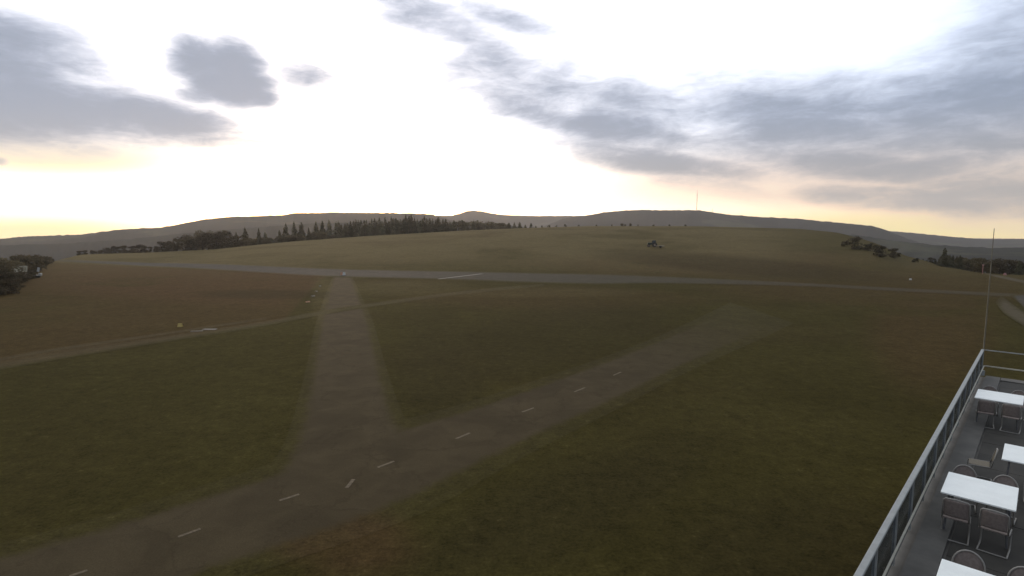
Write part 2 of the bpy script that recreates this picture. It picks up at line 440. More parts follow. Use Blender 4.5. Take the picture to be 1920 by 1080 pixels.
TB = [(60,1240),(280,1110),(500,1030),(660,975),(770,930),(900,864),(1010,812),(1140,752),(1270,688),(1390,634),(1465,598)]
PA = [(628,519),(620,545),(606,600),(593,680),(574,780),(556,840),(534,880),(480,960)]
PB = [(657,519),(666,545),(686,600),(705,680),(726,760),(746,806),(762,822),(830,890)]
pathpoly = [(p.x, p.y) for p in edge_pts(PA)]+[(p.x, p.y) for p in edge_pts(PB)[::-1]]
taxipoly = [(p.x, p.y) for p in edge_pts(TA)]+[(p.x, p.y) for p in edge_pts(TB)[::-1]]
strip('runway', [(60,484.5),(100,486),(300,494),(500,502),(640,506.5),(850,510),(1000,513),(1150,516.5),(1300,522),(1500,531),(1700,541.5),(1960,554)],
      [(60,487),(100,489.5),(300,500),(500,511.5),(640,518),(850,523),(1000,528.5),(1120,531),(1250,530.5),(1500,536),(1700,546.5),(1960,559)], M['runway'], .03, 160, soft=2.2, fade0=.25, fade1=.55, fmin=.35)
strip('taxiway', TA, TB, M['taxi'], .006, 220, fade1=.62, m_=30, soft=.6, union=[pathpoly], ext=.24)
strip('path', PA, PB, M['taxi'], .003, 140, m_=22, soft=.6, union=[taxipoly], ext=.15)
strip('grass_track', [(-60,692),(100,664),(300,634),(480,607),(620,582),(760,561),(880,546),(1020,533)],
      [(-60,701),(100,672),(300,640),(480,612),(620,586),(760,564.5),(880,549),(1020,535)], M['track'], .016, 120, fade1=.7, soft=1.6, ext=.5)
strip('grass_track', [(-60,684),(100,655),(300,626),(500,596)], [(-60,687.5),(100,658.5),(300,628.5),(500,598)], M['track'], .014, 60, fade1=.2, soft=.8, ext=.6)
strip('gravel_track', [(1838,509),(1880,518),(1925,527),(2000,540)], [(1836,511),(1874,521),(1925,532),(2000,547)], M['gravel'], .04, 40, fade0=.15, soft=.8)
strip('gravel_path', [(1876,556),(1896,572),(1925,590),(1980,612)], [(1868,566),(1884,586),(1925,612),(1980,640)], M['gravel'], .045, 40, fade0=.3, soft=1.0)
strip('access_road', [(1895,556),(1925,554),(1990,556)], [(1912,570),(1935,584),(1990,592)], M['runway'], .05, 30, fade0=.2, soft=1.0)

def quad_mark(name, p, q, w, mat, z, n=6):
    a, b = onz(*p), onz(*q); d = (b-a).normalized(); s = Vector((-d.y, d.x, 0))
    vs, fs = [], []
    for i in range(n+1):
        c = a.lerp(b, i/n)
        for sg in (-1, 1):
            e = c+s*sg*w/2*random.uniform(.8, 1.05); vs.append((e.x, e.y, ground_z(e.x, e.y)+z))
    for i in range(n): fs.append((2*i, 2*i+1, 2*i+3, 2*i+2))
    return tag(mesh_obj(name, vs, fs, mat), kind='structure')
for p, q, w in [((334,1007),(376,992),.14),((524,939),(561,927),.14),((650,915),(663,899),.16),((708,877),(739,865),.14),((855,823),(881,812),.14),
                ((979,773),(1001,765),.14),((1077,735),(1097,727),.13),((1150,704),(1164,698),.12),((130,1081),(164,1070),.13)]:
    quad_mark('lane_marking', p, q, w, M['mark'], .014)
quad_mark('runway_line', (822,523.5), (904,513.6), .9, M['markw'], .05, 12)

# ---------------------------------------------------------------- far hills
def ridge(prof, dist, depth, seed, rough=3.0, px0=None, px1=None):
    px0 = px0 or prof[0][0]; px1 = px1 or prof[-1][0]
    n = int((px1-px0)/2.2); vs, fs = [], []
    D = [-1.0, -.8, -.6, -.45, -.32, -.22, -.14, -.08, -.03, 0, .05, .2, .6, 1.0]
    for i in range(n+1):
        px = px0+(px1-px0)*i/n
        py = lerp_tab(prof, px); el = el_at(px, py); az = math.atan2((px-960)/FPX, CT-(py-540)/FPX*ST)
        for d in D:
            rr = dist+d*depth
            zt = CAMZ+dist*math.tan(el)
            s = .5+.5*math.cos(math.pi*min(1, abs(d)))
            z = -100+(zt+100)*s**.8
            q = Vector((rr*math.sin(az), rr*math.cos(az), 0))
            z += (noise.noise(q*.004+Vector((seed, 0, 0)))*26+noise.noise(q*.012)*9)*(1-s**6)*min(1, (1-abs(d))*2)
            z += (noise.noise(q*.035)+noise.noise(q*.11)*.8)*rough*s
            vs.append((q.x, q.y, z))
    m = len(D)
    for i in range(n):
        for k in range(m-1): fs.append((i*m+k, i*m+k+1, (i+1)*m+k+1, (i+1)*m+k))
    return tag(mesh_obj('hills', vs, fs, M['forest'], smooth=True), kind='structure')
ridge([(-900,470),(-300,460),(0,448),(60,443),(150,440),(230,430),(300,427),(340,420),(380,412),(430,407),(530,404),(552,400),(640,399),(700,399.5),(790,401),(812,403),(828,408),(900,428),(980,460)], 2300, 1100, 1, 2.2)
ridge([(-900,480),(-200,468),(0,460),(120,457),(250,448),(360,436),(480,426),(600,418),(760,414),(860,417),(940,420),(1000,430)], 1600, 600, 7, 1.8)
ridge([(1480,446),(1600,440),(1680,452),(1760,460),(1850,465),(1920,464),(2100,462),(2600,470)], 1500, 550, 8, 1.8)
ridge([(700,425),(780,410),(820,404.5),(848,404.5),(864,400),(876,396),(888,395),(905,397),(925,401),(945,403.5),(1000,405),(1080,405),(1120,404),(1200,415),(1300,430)], 3300, 1000, 2, 2.5)
ridge([(980,440),(1060,409),(1100,404),(1130,399),(1160,396),(1200,394),(1260,395),(1312,394.5),(1330,397),(1345,400),(1380,404),(1440,408),(1500,411),(1560,417),(1610,421),(1640,425),(1662,432),(1700,448),(1800,480)], 2500, 1000, 3, 2.6)
ridge([(1560,436),(1640,431),(1700,436),(1780,443.5),(1830,448),(1880,449.5),(1920,448),(2000,440),(2300,430),(3000,440)], 3500, 1100, 4, 2.0)

# ---------------------------------------------------------------- trees
def leaf(vs, fs, c, s, flat=.5):
    n = Vector((random.gauss(0, 1), random.gauss(0, 1), random.gauss(0, 1)*flat+.3)).normalized()
    a = n.orthogonal().normalized(); b = n.cross(a); t = random.uniform(0, 6.28)
    a, b = a*math.cos(t)+b*math.sin(t), b*math.cos(t)-a*math.sin(t)
    i = len(vs); s1 = s*random.uniform(.6, 1.3); s2 = s*random.uniform(.4, .9)
    vs += [c-a*s1, c-b*s2, c+a*s1, c+b*s2]; fs.append((i, i+1, i+2, i+3))
def spruce_mesh(seed):
    random.seed(seed); vs, fs = [], []
    for k in range(1900):
        t = 1-math.sqrt(random.random())*.93
        tier = .75+.35*(1-((t*16+random.random()*.3) % 1))
        rr = .21*(1-t)**.75*tier*random.uniform(.5, 1.0)*(1+.25*math.sin(seed+t*23)); a = random.uniform(0, 6.28); rr *= 1+.2*math.sin(3*a+seed)
        c = Vector((rr*math.cos(a), rr*math.sin(a), t-rr*.35)); leaf(vs, fs, c, .022, .5)
    return vs, fs
def round_mesh(seed, n=16, per=90, sq=1.0, low=.25):
    random.seed(seed); vs, fs = [], []
    for k in range(n):
        a = random.uniform(0, 6.28); rr = .30*math.sqrt(random.random()); z = random.uniform(max(low, .02)+.06, .88); rr *= (1.15-.55*z) if low < .05 else math.sin(math.pi*min(1, max(.1, (z-low)/(1.08-low))))*1.1+.15
        c = Vector((rr*math.cos(a)*sq, rr*math.sin(a)*sq, z)); s = random.uniform(.09, .16)
        for j in range(per):
            d = Vector((random.gauss(0, 1), random.gauss(0, 1), random.gauss(0, .8))).normalized()*s*random.uniform(.6, 1.1)
            p = c+d; p.z = max(.01, p.z); leaf(vs, fs, p, .028, .8)
    m = max(v.z for v in vs)
    return [Vector((v.x, v.y, v.z/m)) for v in vs], fs
def trunk_bm(h, r, limbs=0, seed=0):
    random.seed(seed); bm = bmesh.new()
    tube(bm, [(0, 0, -.05), (.004, 0, h*.4), (-.004, .004, h)], [r, r*.7, r*.25], 6)
    for k in range(limbs):
        a = random.uniform(0, 6.28); z = random.uniform(.25, .55)
        tube(bm, [(0, 0, z), (.1*math.cos(a), .1*math.sin(a), z+.1), (.2*math.cos(a), .2*math.sin(a), z+.28)], [r*.5, r*.3, r*.1], 5)
    return bm
def proto(name, vf, tb, mat):
    root = thing(name, (0, 0, -500)); vs, fs = vf
    mesh_obj('crown', vs, fs, mat, root); bobj('trunk', tb, M['bark'], root)
    return root
spr = [proto('spruce_tree', spruce_mesh(s), trunk_bm(.95, .014, 0, s), M['spruce']) for s in (1, 2, 3, 4)]
dec = [proto('broadleaf_tree', round_mesh(s, 22, 90, 1.0, .12), trunk_bm(.75, .022, 6, s), M['leaves']) for s in (11, 12, 13)]
bsh = [proto('shrub', round_mesh(s, 24, 80, 1.0, .0), trunk_bm(.5, .02, 6, s), M['shrub']) for s in (21, 22, 23)]
used = set()
def plant(pr, loc, h, wide, label, cat, group, rz=None):
    if pr.name not in used: used.add(pr.name); o = pr
    else: o = copy_tree(pr)
    o.location = loc; o.scale = (h*wide, h*wide, h); o.rotation_euler = (0, 0, random.uniform(0, 6.28) if rz is None else rz)
    tag(o, label, cat, group); return o
def behind(px, top, back, pr, wide, label, cat, group):
    """tree rooted beyond the crest, its top seen at the height 'top'"""
    rc, zc = crest(px); rr = rc+back
    az = math.atan((px-960)/FPX*CT); x, y = rr*math.sin(az), rr*math.cos(az); z0 = ground_z(x, y)
    zt = CAMZ+rr*math.tan(el_at(px, top)); h = max(1.2, zt-z0)
    return plant(pr, (x, y, z0-.1), h, wide, label, cat, group)
ORD = ['first','second','third','fourth','fifth','sixth','seventh','eighth','ninth','tenth','eleventh','twelfth','thirteenth','fourteenth','fifteenth','sixteenth','seventeenth','eighteenth','nineteenth','twentieth']
random.seed(31)
TOP = [(140,470),(200,462),(260,458),(320,452),(350,438),(385,430),(425,431),(435,444),(445,430),(455,424),(470,440),(490,421),(505,444),(530,420),(540,414),(560,412),(575,424),(600,410),(640,411),(700,407),(740,404),(765,400),
       (800,403),(828,408),(880,412),(940,414),(1000,416),(1040,419)]
px = 420.0
while px < 1030:
    t = lerp_tab(TOP, px)
    if px < 620:
        if t < 432 or random.random() < .25:
            behind(px+random.uniform(-2, 2), t+random.uniform(-2, 5), random.uniform(30, 70), random.choice(spr), random.uniform(.95, 1.3), 'dark spruce standing clear of its neighbours in the hazy tree row left of centre', 'tree', 'spruces in the tree row behind the left meadow')
        behind(px+random.uniform(-4, 4), t*.35+450*.65+random.uniform(-4, 6), random.uniform(20, 50), random.choice(dec), random.uniform(1.4, 2.2), 'low bushy broadleaf tree filling the gaps between the spruces of the tree row', 'tree', 'low trees between the spruces')
        px += random.uniform(10, 15)
    elif px < 835:
        behind(px, t+random.uniform(-1, 9), random.uniform(25, 110), random.choice(spr), random.uniform(1.0, 1.5), 'tall hazy spruce in the dense middle stretch of the tree row', 'tree', 'spruces in the dense middle of the tree row')
        px += random.uniform(3.6, 6.5)
    else:
        behind(px, t+random.uniform(-1, 7), random.uniform(40, 130), random.choice(spr+dec[:1]), random.uniform(1.2, 1.9), 'small pale tree at the thin right end of the tree row below the pointed hill', 'tree', 'trees at the right end of the tree row')
        px += random.uniform(7, 13)
px = 145.0
while px < 430:
    t = lerp_tab(TOP, px)
    behind(px, t+random.uniform(-3, 7), random.uniform(10, 60), random.choice(dec+bsh if px > 330 else bsh), random.uniform(1.2, 1.8), 'round bushy broadleaf tree at the left end of the tree row beyond the field' if px > 320 else 'low hazy scrub tree on the far field edge at left', 'tree', 'broadleaf trees at the left of the tree row' if px > 320 else 'scrub along the far left field edge')
    px += random.uniform(9, 17)
for px, t in [(1030,419),(1043,420),(1060,417),(1085,420),(1118,420),(1147,418),(1166,416),(1172,419),(1182,416),(1196,418),(1225,421),(1255,421),(1285,421)]:
    behind(px, t+2.5, 4, random.choice(bsh), random.uniform(1.2, 1.8), 'tiny dark bush on the skyline of the central meadow', 'bush', 'tiny bushes on the crest of the meadow')
# dark wood on the right, beyond the crest
TR = [(1735,487),(1760,479),(1770,468),(1777,463),(1785,476),(1830,482),(1880,486),(1920,488),(2000,488)]
px = 1735.0
behind(1775, 463, 12, spr[0], 1.3, 'tallest dark spruce at the left end of the wood behind the terrace corner', 'tree', None)
while px < 1990:
    t = lerp_tab(TR, px)
    if 1765 < px < 1785: t = 478
    behind(px, t+random.uniform(-3, 5), random.uniform(8, 55), random.choice(dec+spr+bsh), random.uniform(1.2, 1.7), 'dark dense tree in the wood at the right edge behind the meadow', 'tree', 'trees of the dark wood at the right')
    px += random.uniform(6, 10)
# shrubs on the slope at the right
def shrub_at(px, py, hpx, wide, label, group=None, pr=None, cat='bush'):
    p = hit(px, py); d = math.hypot(p.x, p.y); h = hpx/FPX*p.y
    return plant(pr or random.choice(bsh), (p.x, p.y, p.z-.1), h, wide, label, cat, group)
shrub_at(1602, 467, 25, 1.5, 'largest dark bush, left of the bush group on the right slope')
shrub_at(1628, 470, 15, 1.8, 'low dark bush between the two larger bushes on the right slope')
shrub_at(1648, 481, 23, 1.6, 'broad dark bush in the middle of the group on the right slope')
shrub_at(1676, 484, 20, 1.7, 'dark bush at the right end of the group on the right slope')
shrub_at(1716, 492, 9, 1.8, 'small low bush standing alone downhill of the bush group')
shrub_at(1584, 462, 12, 1.6, 'small bush touching the left side of the largest bush on the right slope')
# dark shrubs at the left edge
random.seed(5)
for px, t, bk in [(-40,480,30),(-15,484,20),(4,486,36),(22,482,30),(38,477,40),(55,477,45),(70,478,35),(84,481,26),(93,487,14),(-30,500,8),(-5,508,5),(12,510,5),(28,508,6),(45,505,7),(58,503,9),(-20,518,2),(8,520,1.5),(34,512,3),(50,509,4),(80,494,8)]:
    behind(px, t+random.uniform(-2, 2), bk, random.choice(bsh+dec), 1.7 if bk > 12 else 1.9, 'dark tall tree in the thicket at the left edge of the field' if bk > 12 else 'dark low shrub in front of the thicket at the left edge', 'tree' if bk > 12 else 'bush', 'tall trees of the left thicket' if bk > 12 else 'low shrubs of the left thicket')
random.seed(9)

# ---------------------------------------------------------------- small things on the field
def roof_marker(name, px, py, L, h, w, mats, label, cat='marker', rz=0.0, group=None):
    p = hit(px, py); t = thing(name, p, rz, label, cat, group)
    def prism(x0, x1):
        vs = [(x0, -w/2, 0), (x0, w/2, 0), (x0, 0, h), (x1, -w/2, 0), (x1, w/2, 0), (x1, 0, h)]
        return vs, [(0, 1, 2), (3, 5, 4), (0, 2, 5, 3), (1, 4, 5, 2), (0, 3, 4, 1)]
    n = len(mats)
    for i, mt in enumerate(mats): mesh_obj('panel', *prism(-L/2+L*i/n+.002*i, -L/2+L*(i+1)/n), mt, t)
    return t
roof_marker('runway_marker', 643, 516, 1.0, .65, .8, [M['orange'], M['whitep']], 'small orange and white roof shaped marker where the path meets the runway')
roof_marker('field_marker', 338, 613, .42, .36, .4, [M['yellow']], 'small yellow roof shaped marker beside the grass track')
roof_marker('field_marker', 1707, 525, .35, .35, .35, [M['whitep']], 'small white roof shaped marker alone on the right meadow')
roof_marker('field_marker', 1884, 516, .5, .5, .5, [M['pink']], 'small faded red marker beside the gravel track at right')
for i, (px, py, mt, lb) in enumerate([(577,567,M['orange'],'orange marker, nearest of the row left of the path'),(587,556,M['pale'],'pale marker, second nearest of the row left of the path'),
        (593,547,M['pale'],'pale marker, third of the row left of the path'),(600,537,M['pale'],'pale marker, farthest of the row left of the path')]):
    roof_marker('edge_marker', px, py, .6 if i < 2 else .4, .16, .35, [mt], lb, rz=.9, group='markers in a row left of the path')
def flat_panel(px, py, sx, sy, rz, label):
    p = hit(px, py); bm = bmesh.new(); box(bm, (0, 0, .03), (sx, sy, .05), bev=.008)
    o = bobj('ground_panel', bm, M['markw']); o.location = p; o.rotation_euler = (0, 0, rz); tag(o, label, 'panel', 'white panels lying by the grass track')
flat_panel(393, 618.5, 1.3, .55, .0, 'white flat board on the grass track, brighter right one of two')
flat_panel(369, 621.5, 1.1, .25, .25, 'faint narrow board on the grass track, left one of two')
# tractor and trailer on the meadow
p = hit(1222, 463); d = math.hypot(p.x, p.y); s = p.y/FPX   # metres per pixel here
t = thing('tractor', p, R(-8), 'small dark green tractor with a grey cab parked on the far meadow', 'tractor')
bm = bmesh.new(); box(bm, (-.55, 0, 1.15), (1.9, 1.0, .75), bev=.1); box(bm, (.95, 0, .95), (1.1, 1.3, .4), bev=.08); bobj('body', bm, M['dkgreen'], t)
bm = bmesh.new(); box(bm, (.7, 0, 2.35), (1.35, 1.35, .12), bev=.04); cr = bobj('cab_roof', bm, M['dkgreen'], t)
bm = bmesh.new()
for x in (.1, 1.3):
    for y in (-.6, .6): box(bm, (x, y, 1.7), (.09, .09, 1.25))
bobj('cab_frame', bm, M['dkgreen'], t)
bm = bmesh.new(); box(bm, (.7, 0, 1.72), (1.12, 1.12, 1.05)); bobj('cab_window', bm, M['glassy'], t)
bm = bmesh.new(); tube(bm, [(-1.0, .3, 1.4), (-1.0, .3, 2.2)], .05); bobj('exhaust', bm, M['tyre'], t)
for x, rr, w in ((-1.1, .5, .3), (.95, .82, .45)):
    for y in (-.85, .85):
        bm = bmesh.new(); bmesh.ops.create_cone(bm, cap_ends=True, segments=24, radius1=rr, radius2=rr, depth=w, matrix=Matrix.Translation((x, y, rr)) @ Matrix.Rotation(math.pi/2, 4, 'X'))
        wh = bobj('wheel', bm, M['tyre'], t)
        bm = bmesh.new(); bmesh.ops.create_cone(bm, cap_ends=True, segments=16, radius1=rr*.5, radius2=rr*.5, depth=w+.04, matrix=Matrix.Translation((x, y, rr)) @ Matrix.Rotation(math.pi/2, 4, 'X'))
        bobj('rim', bm, M['pale'], wh)
p2 = hit(1236, 465)
t = thing('trailer', p2, R(-8), 'low pale flat trailer behind the dark green tractor', 'trailer')
bm = bmesh.new(); box(bm, (0, 0, .75), (3.6, 1.7, .22), bev=.04); bobj('bed', bm, M['pale'], t)
bm = bmesh.new(); box(bm, (-1.77, 0, 1.05), (.06, 1.7, .45)); bobj('headboard', bm, M['pale'], t)
bm = bmesh.new(); tube(bm, [(-1.8, 0, .6), (-2.7, 0, .55)], .05); bobj('drawbar', bm, M['tyre'], t)
for y in (-.8, .8):
    bm = bmesh.new(); bmesh.ops.create_cone(bm, cap_ends=True, segments=20, radius1=.36, radius2=.36, depth=.22, matrix=Matrix.Translation((.4, y, .36)) @ Matrix.Rotation(math.pi/2, 4, 'X')); bobj('wheel', bm, M['tyre'], t)
# cart with upright panel at the left thicket
p = hit(71, 521)
t = thing('equipment_cart', p, R(10), 'small pale cart with a tilted upright panel beside the left thicket', 'cart')
bm = bmesh.new(); box(bm, (-.1, 0, .5), (1.5, .7, .22), bev=.05); box(bm, (.5, 0, .75), (.5, .6, .45), bev=.12); bobj('body', bm, M['whitep'], t)
bm = bmesh.new(); box(bm, (.05, .3, 1.7), (.45, .06, .95), rot=Matrix.Rotation(R(14), 4, 'Y'), bev=.02); bobj('panel', bm, M['whitep'], t)
bm = bmesh.new(); tube(bm, [(-.1, .33, .6), (.1, .33, 1.6)], .03); bobj('post', bm, M['pole'], t)
for y in (-.4, .4):
    bm = bmesh.new(); bmesh.ops.create_cone(bm, cap_ends=True, segments=18, radius1=.25, radius2=.25, depth=.12, matrix=Matrix.Translation((0, y, .25)) @ Matrix.Rotation(math.pi/2, 4, 'X')); bobj('wheel', bm, M['tyre'], t)
# shed with a pale roof half hidden by the thicket
az = math.atan((8-960)/FPX*CT); rr = crest(8)[0]+24; q = Vector((rr*math.sin(az), rr*math.cos(az), 0)); zg = ground_z(q.x, q.y)
ztop = CAMZ+rr*math.tan(el_at(24, 499))
t = thing('shed', (q.x, q.y, zg-.2), R(38), 'low shed with a pale sheet roof half hidden in the left thicket', 'shed')
H = ztop-zg
bm = bmesh.new(); box(bm, (0, 0, (H-.8)/2), (5.2, 2.6, H-.8)); w_ = bobj('wall', bm, M['dwall'], t)
mesh_obj('roof', [(-2.9,-1.6,H-.95),(2.9,-1.6,H-.95),(2.9,0,H+.1),(-2.9,0,H+.1),(-2.9,1.6,H-.95),(2.9,1.6,H-.95),(-2.9,-1.6,H-.87),(2.9,-1.6,H-.87),(2.9,0,H+.18),(-2.9,0,H+.18),(-2.9,1.6,H-.87),(2.9,1.6,H-.87)],
         [(0,3,2,1),(3,4,5,2),(6,7,8,9),(9,8,11,10),(0,1,7,6),(4,10,11,5),(1,2,8,7),(2,5,11,8),(0,6,9,3),(3,9,10,4)], M['roofm'], t)
bm = bmesh.new(); box(bm, (.6, -1.33, 1.2), (.9, .06, 2.0)); bobj('door', bm, M['bark'], t)
# sign post beside the wood
p = hit(1842, 513.5)
t = thing('sign_post', p, R(15), 'faded red post with a short crossboard in front of the dark wood', 'sign')
bm = bmesh.new(); tube(bm, [(0, 0, 0), (0, 0, 1.95)], .09); bobj('post', bm, M['pink'], t)
bm = bmesh.new(); box(bm, (0, 0, 2.05), (.62, .06, .26), bev=.02); bobj('board', bm, M['pink'], t)
# radio masts on the far hill
def mast(px, top, bot, dist, label, rad):
    az = math.atan((px-960)/FPX*CT); x, y = dist*math.sin(az), dist*math.cos(az)
    z0 = CAMZ+dist*math.tan(el_at(px, bot))-12; z1 = CAMZ+dist*math.tan(el_at(px, top)); h = z1-z0
    t = thing('radio_mast', (x, y, z0), 0, label, 'mast', 'radio masts on the far hill')
    bm = bmesh.new()
    for k in range(3):
        a = k*2.094; tube(bm, [(rad*math.cos(a), rad*math.sin(a), 0), (rad*.6*math.cos(a), rad*.6*math.sin(a), h*.85)], rad*.38, 5)
    n = 14
    for i in range(n):
        for k in range(3):
            a, b = k*2.094, (k+1)*2.094; f0 = 1-.4*i/n; f1 = 1-.4*(i+1)/n
            tube(bm, [(rad*f0*math.cos(a), rad*f0*math.sin(a), h*.85*i/n), (rad*f1*math.cos(b), rad*f1*math.sin(b), h*.85*(i+1)/n)], rad*.15, 4)
    bobj('lattice', bm, M['mast'], t)
    bm = bmesh.new(); tube(bm, [(0, 0, h*.8), (0, 0, h)], rad*.4, 6); bobj('antenna', bm, M['mast'], t)
mast(1305, 356, 395, 2500, 'tall thin lattice radio mast on the far hill top', 1.0)
mast(1335, 391, 399, 2500, 'short thin mast right of the tall radio mast', .8)

# ---------------------------------------------------------------- terrace
DZ = CAMZ-5.44                                # deck level
RZ = CAMZ-4.44                                # top of the handrail
P0 = onz(1842, 655, RZ); P1 = onz(1605, 1080, RZ)
e1 = (P1-P0).normalized(); e2 = Vector((-e1.y, e1.x, 0))    # along the long rail, and inwards
if e2.x < 0: e2 = -e2
ROT = Matrix(((e1.x, e2.x, 0, 0), (e1.y, e2.y, 0, 0), (0, 0, 1, 0), (0, 0, 0, 1)))
RZA = math.atan2(e1.y, e1.x)                  # local x = e1 (towards the camera), local y = -e2
SG = 1 if (Vector((-e1.y, e1.x, 0))-e2).length < .1 else -1
def L2W(a, b, z=DZ): return P0.xy.to_3d()+e1*a+e2*b+Vector((0, 0, z))
org = Vector((P0.x, P0.y, 0))
LEN, WID = 34.0, 13.0
bd = thing('terrace_building', org, RZA, 'flat roofed building with the dark roof terrace at the lower right', 'building')
def lb(bm, a0, a1, b0, b1, z0, z1, bev=0.0):
    box(bm, ((a0+a1)/2, SG*(b0+b1)/2, (z0+z1)/2), (a1-a0, b1-b0, z1-z0), bev=bev)
bm = bmesh.new(); lb(bm, .12, LEN-.1, .12, WID-.1, 0, DZ-.25); bobj('wall', bm, M['wall'], bd)
bm = bmesh.new(); lb(bm, 0, LEN, 0, WID, DZ-.25, DZ-.03); bobj('roof_slab', bm, M['strip'], bd)
# deck boards as large slabs with joints
bm = bmesh.new()
sx = 1.0; a = .55
while a < LEN-1:
    b = .62
    while b < WID-.6:
        zz = random.uniform(-.003, .003); lb(bm, a+.006, a+sx-.006, b+.006, b+sx-.006, DZ-.03, DZ+zz); b += sx
    a += sx
bobj('paving', bm, M['concrete'], bd)
bm = bmesh.new(); lb(bm, .0, LEN, .16, .58, DZ-.03, DZ+.03, .005); lb(bm, .0, .5, .6, WID, DZ-.03, DZ+.03, .005); bobj('edge_kerb', bm, M['strip'], bd)
for k in range(6):
    bm = bmesh.new(); lb(bm, 2+k*5, 3.8+k*5, .105, .14, 1.0, 2.5); bobj('window', bm, M['glassy'], bd)
# balustrade: broad handrail, dark panels, thin inner rail
HR = RZ-DZ
bl = thing('balustrade', Vector((org.x, org.y, DZ)), RZA, 'grey terrace balustrade with dark panels and a thin pale inner rail', 'railing')
bm = bmesh.new(); lb(bm, -.05, LEN, -.03, .06, HR-.05, HR, .012); bobj('handrail', bm, M['rail'], bl)
bm = bmesh.new(); lb(bm, -.04, -.01, .07, WID, HR-.04, HR, .008); bobj('end_handrail', bm, M['rail'], bl)
IR = CAMZ-DZ-4.44/.878
bm = bmesh.new(); lb(bm, .0, LEN, .075, .105, IR-.015, IR+.02, .006); bobj('inner_rail', bm, M['thin'], bl)
bm = bmesh.new(); lb(bm, -.02, .015, .11, WID, IR-.02, IR+.025, .006); bobj('end_inner_rail', bm, M['thin'], bl)
a = .0
while a < LEN-.1:
    bm = bmesh.new(); lb(bm, a+.03, a+1.47, .015, .03, .05, HR-.055); bobj('side_panel', bm, M['panel'], bl)
    bm = bmesh.new(); lb(bm, a-.02, a+.02, -.005, .05, 0, HR-.05); bobj('post', bm, M['rail'], bl)
    a += 1.5
b = 1.5
while b < WID:
    bm = bmesh.new(); lb(bm, -.03, .0, b-.015, b+.015, 0, HR-.04); bobj('post', bm, M['rail'], bl); b += 1.5
# corner pole
p = Vector((P0.x, P0.y, 0))
t = thing('flag_pole', L2W(-.07, .03, DZ), 0, 'thin pale pole rising from the far corner of the terrace railing', 'pole')
bm = bmesh.new(); tube(bm, [(0, 0, 0), (0, 0, 2.6), (0, 0, CAMZ-DZ+.05)], [.028, .019, .010], 8); bobj('shaft', bm, M['pole'], t)
bm = bmesh.new(); box(bm, (0, 0, .1), (.14, .14, .2), bev=.01); bobj('bracket', bm, M['rail'], t)

# tables
TW, TL, TH = 1.02, 1.16, .74                  # across (inwards), along the rail, height
def make_table():
    t = thing('terrace_table', (0, 0, 0))
    bm = bmesh.new(); box(bm, (0, 0, TH-.015), (TL, TW, .03), bev=.008); bobj('tabletop', bm, M['white'], t)
    bm = bmesh.new()
    for s in (-1, 1):
        box(bm, (0, s*(TW/2-.12), TH-.05), (TL-.2, .03, .035)); box(bm, (s*(TL/2-.12), 0, TH-.05), (.03, TW-.28, .035))
    bobj('apron', bm, M['tframe'], t)
    for a in (-1, 1):
        for b in (-1, 1):
            bm = bmesh.new(); tube(bm, [(a*(TL/2-.12), b*(TW/2-.12), TH-.04), (a*(TL/2-.08), b*(TW/2-.08), .0)], .018, 8); bobj('leg', bm, M['tframe'], t)
    return t
def rot2(x, y):
    return Vector((math.cos(RZA)*x-math.sin(RZA)*y, math.sin(RZA)*x+math.cos(RZA)*y, 0))
tp = make_table(); first = [True]; spots = {}
def table(key, px, py, label):
    """px, py: where its far left corner is seen"""
    o = tp if first[0] else copy_tree(tp); first[0] = False
    c = onz(px, py, DZ+TH)+e1*TL/2+e2*TW/2; c.z = DZ
    o.location = c; o.rotation_euler = (0, 0, RZA); tag(o, label, 'table', 'white tables on the roof terrace'); spots[key] = c
    return o
table('A', 1834, 729, 'white table farthest away, near the end of the terrace')
table('B', 1779, 884, 'whole white table beside the railing, between four chairs')
table('C', 1766, 1047, 'white table cut off by the bottom edge of the picture')
table('D', 1884, 831, 'white table cut off by the right edge of the picture')
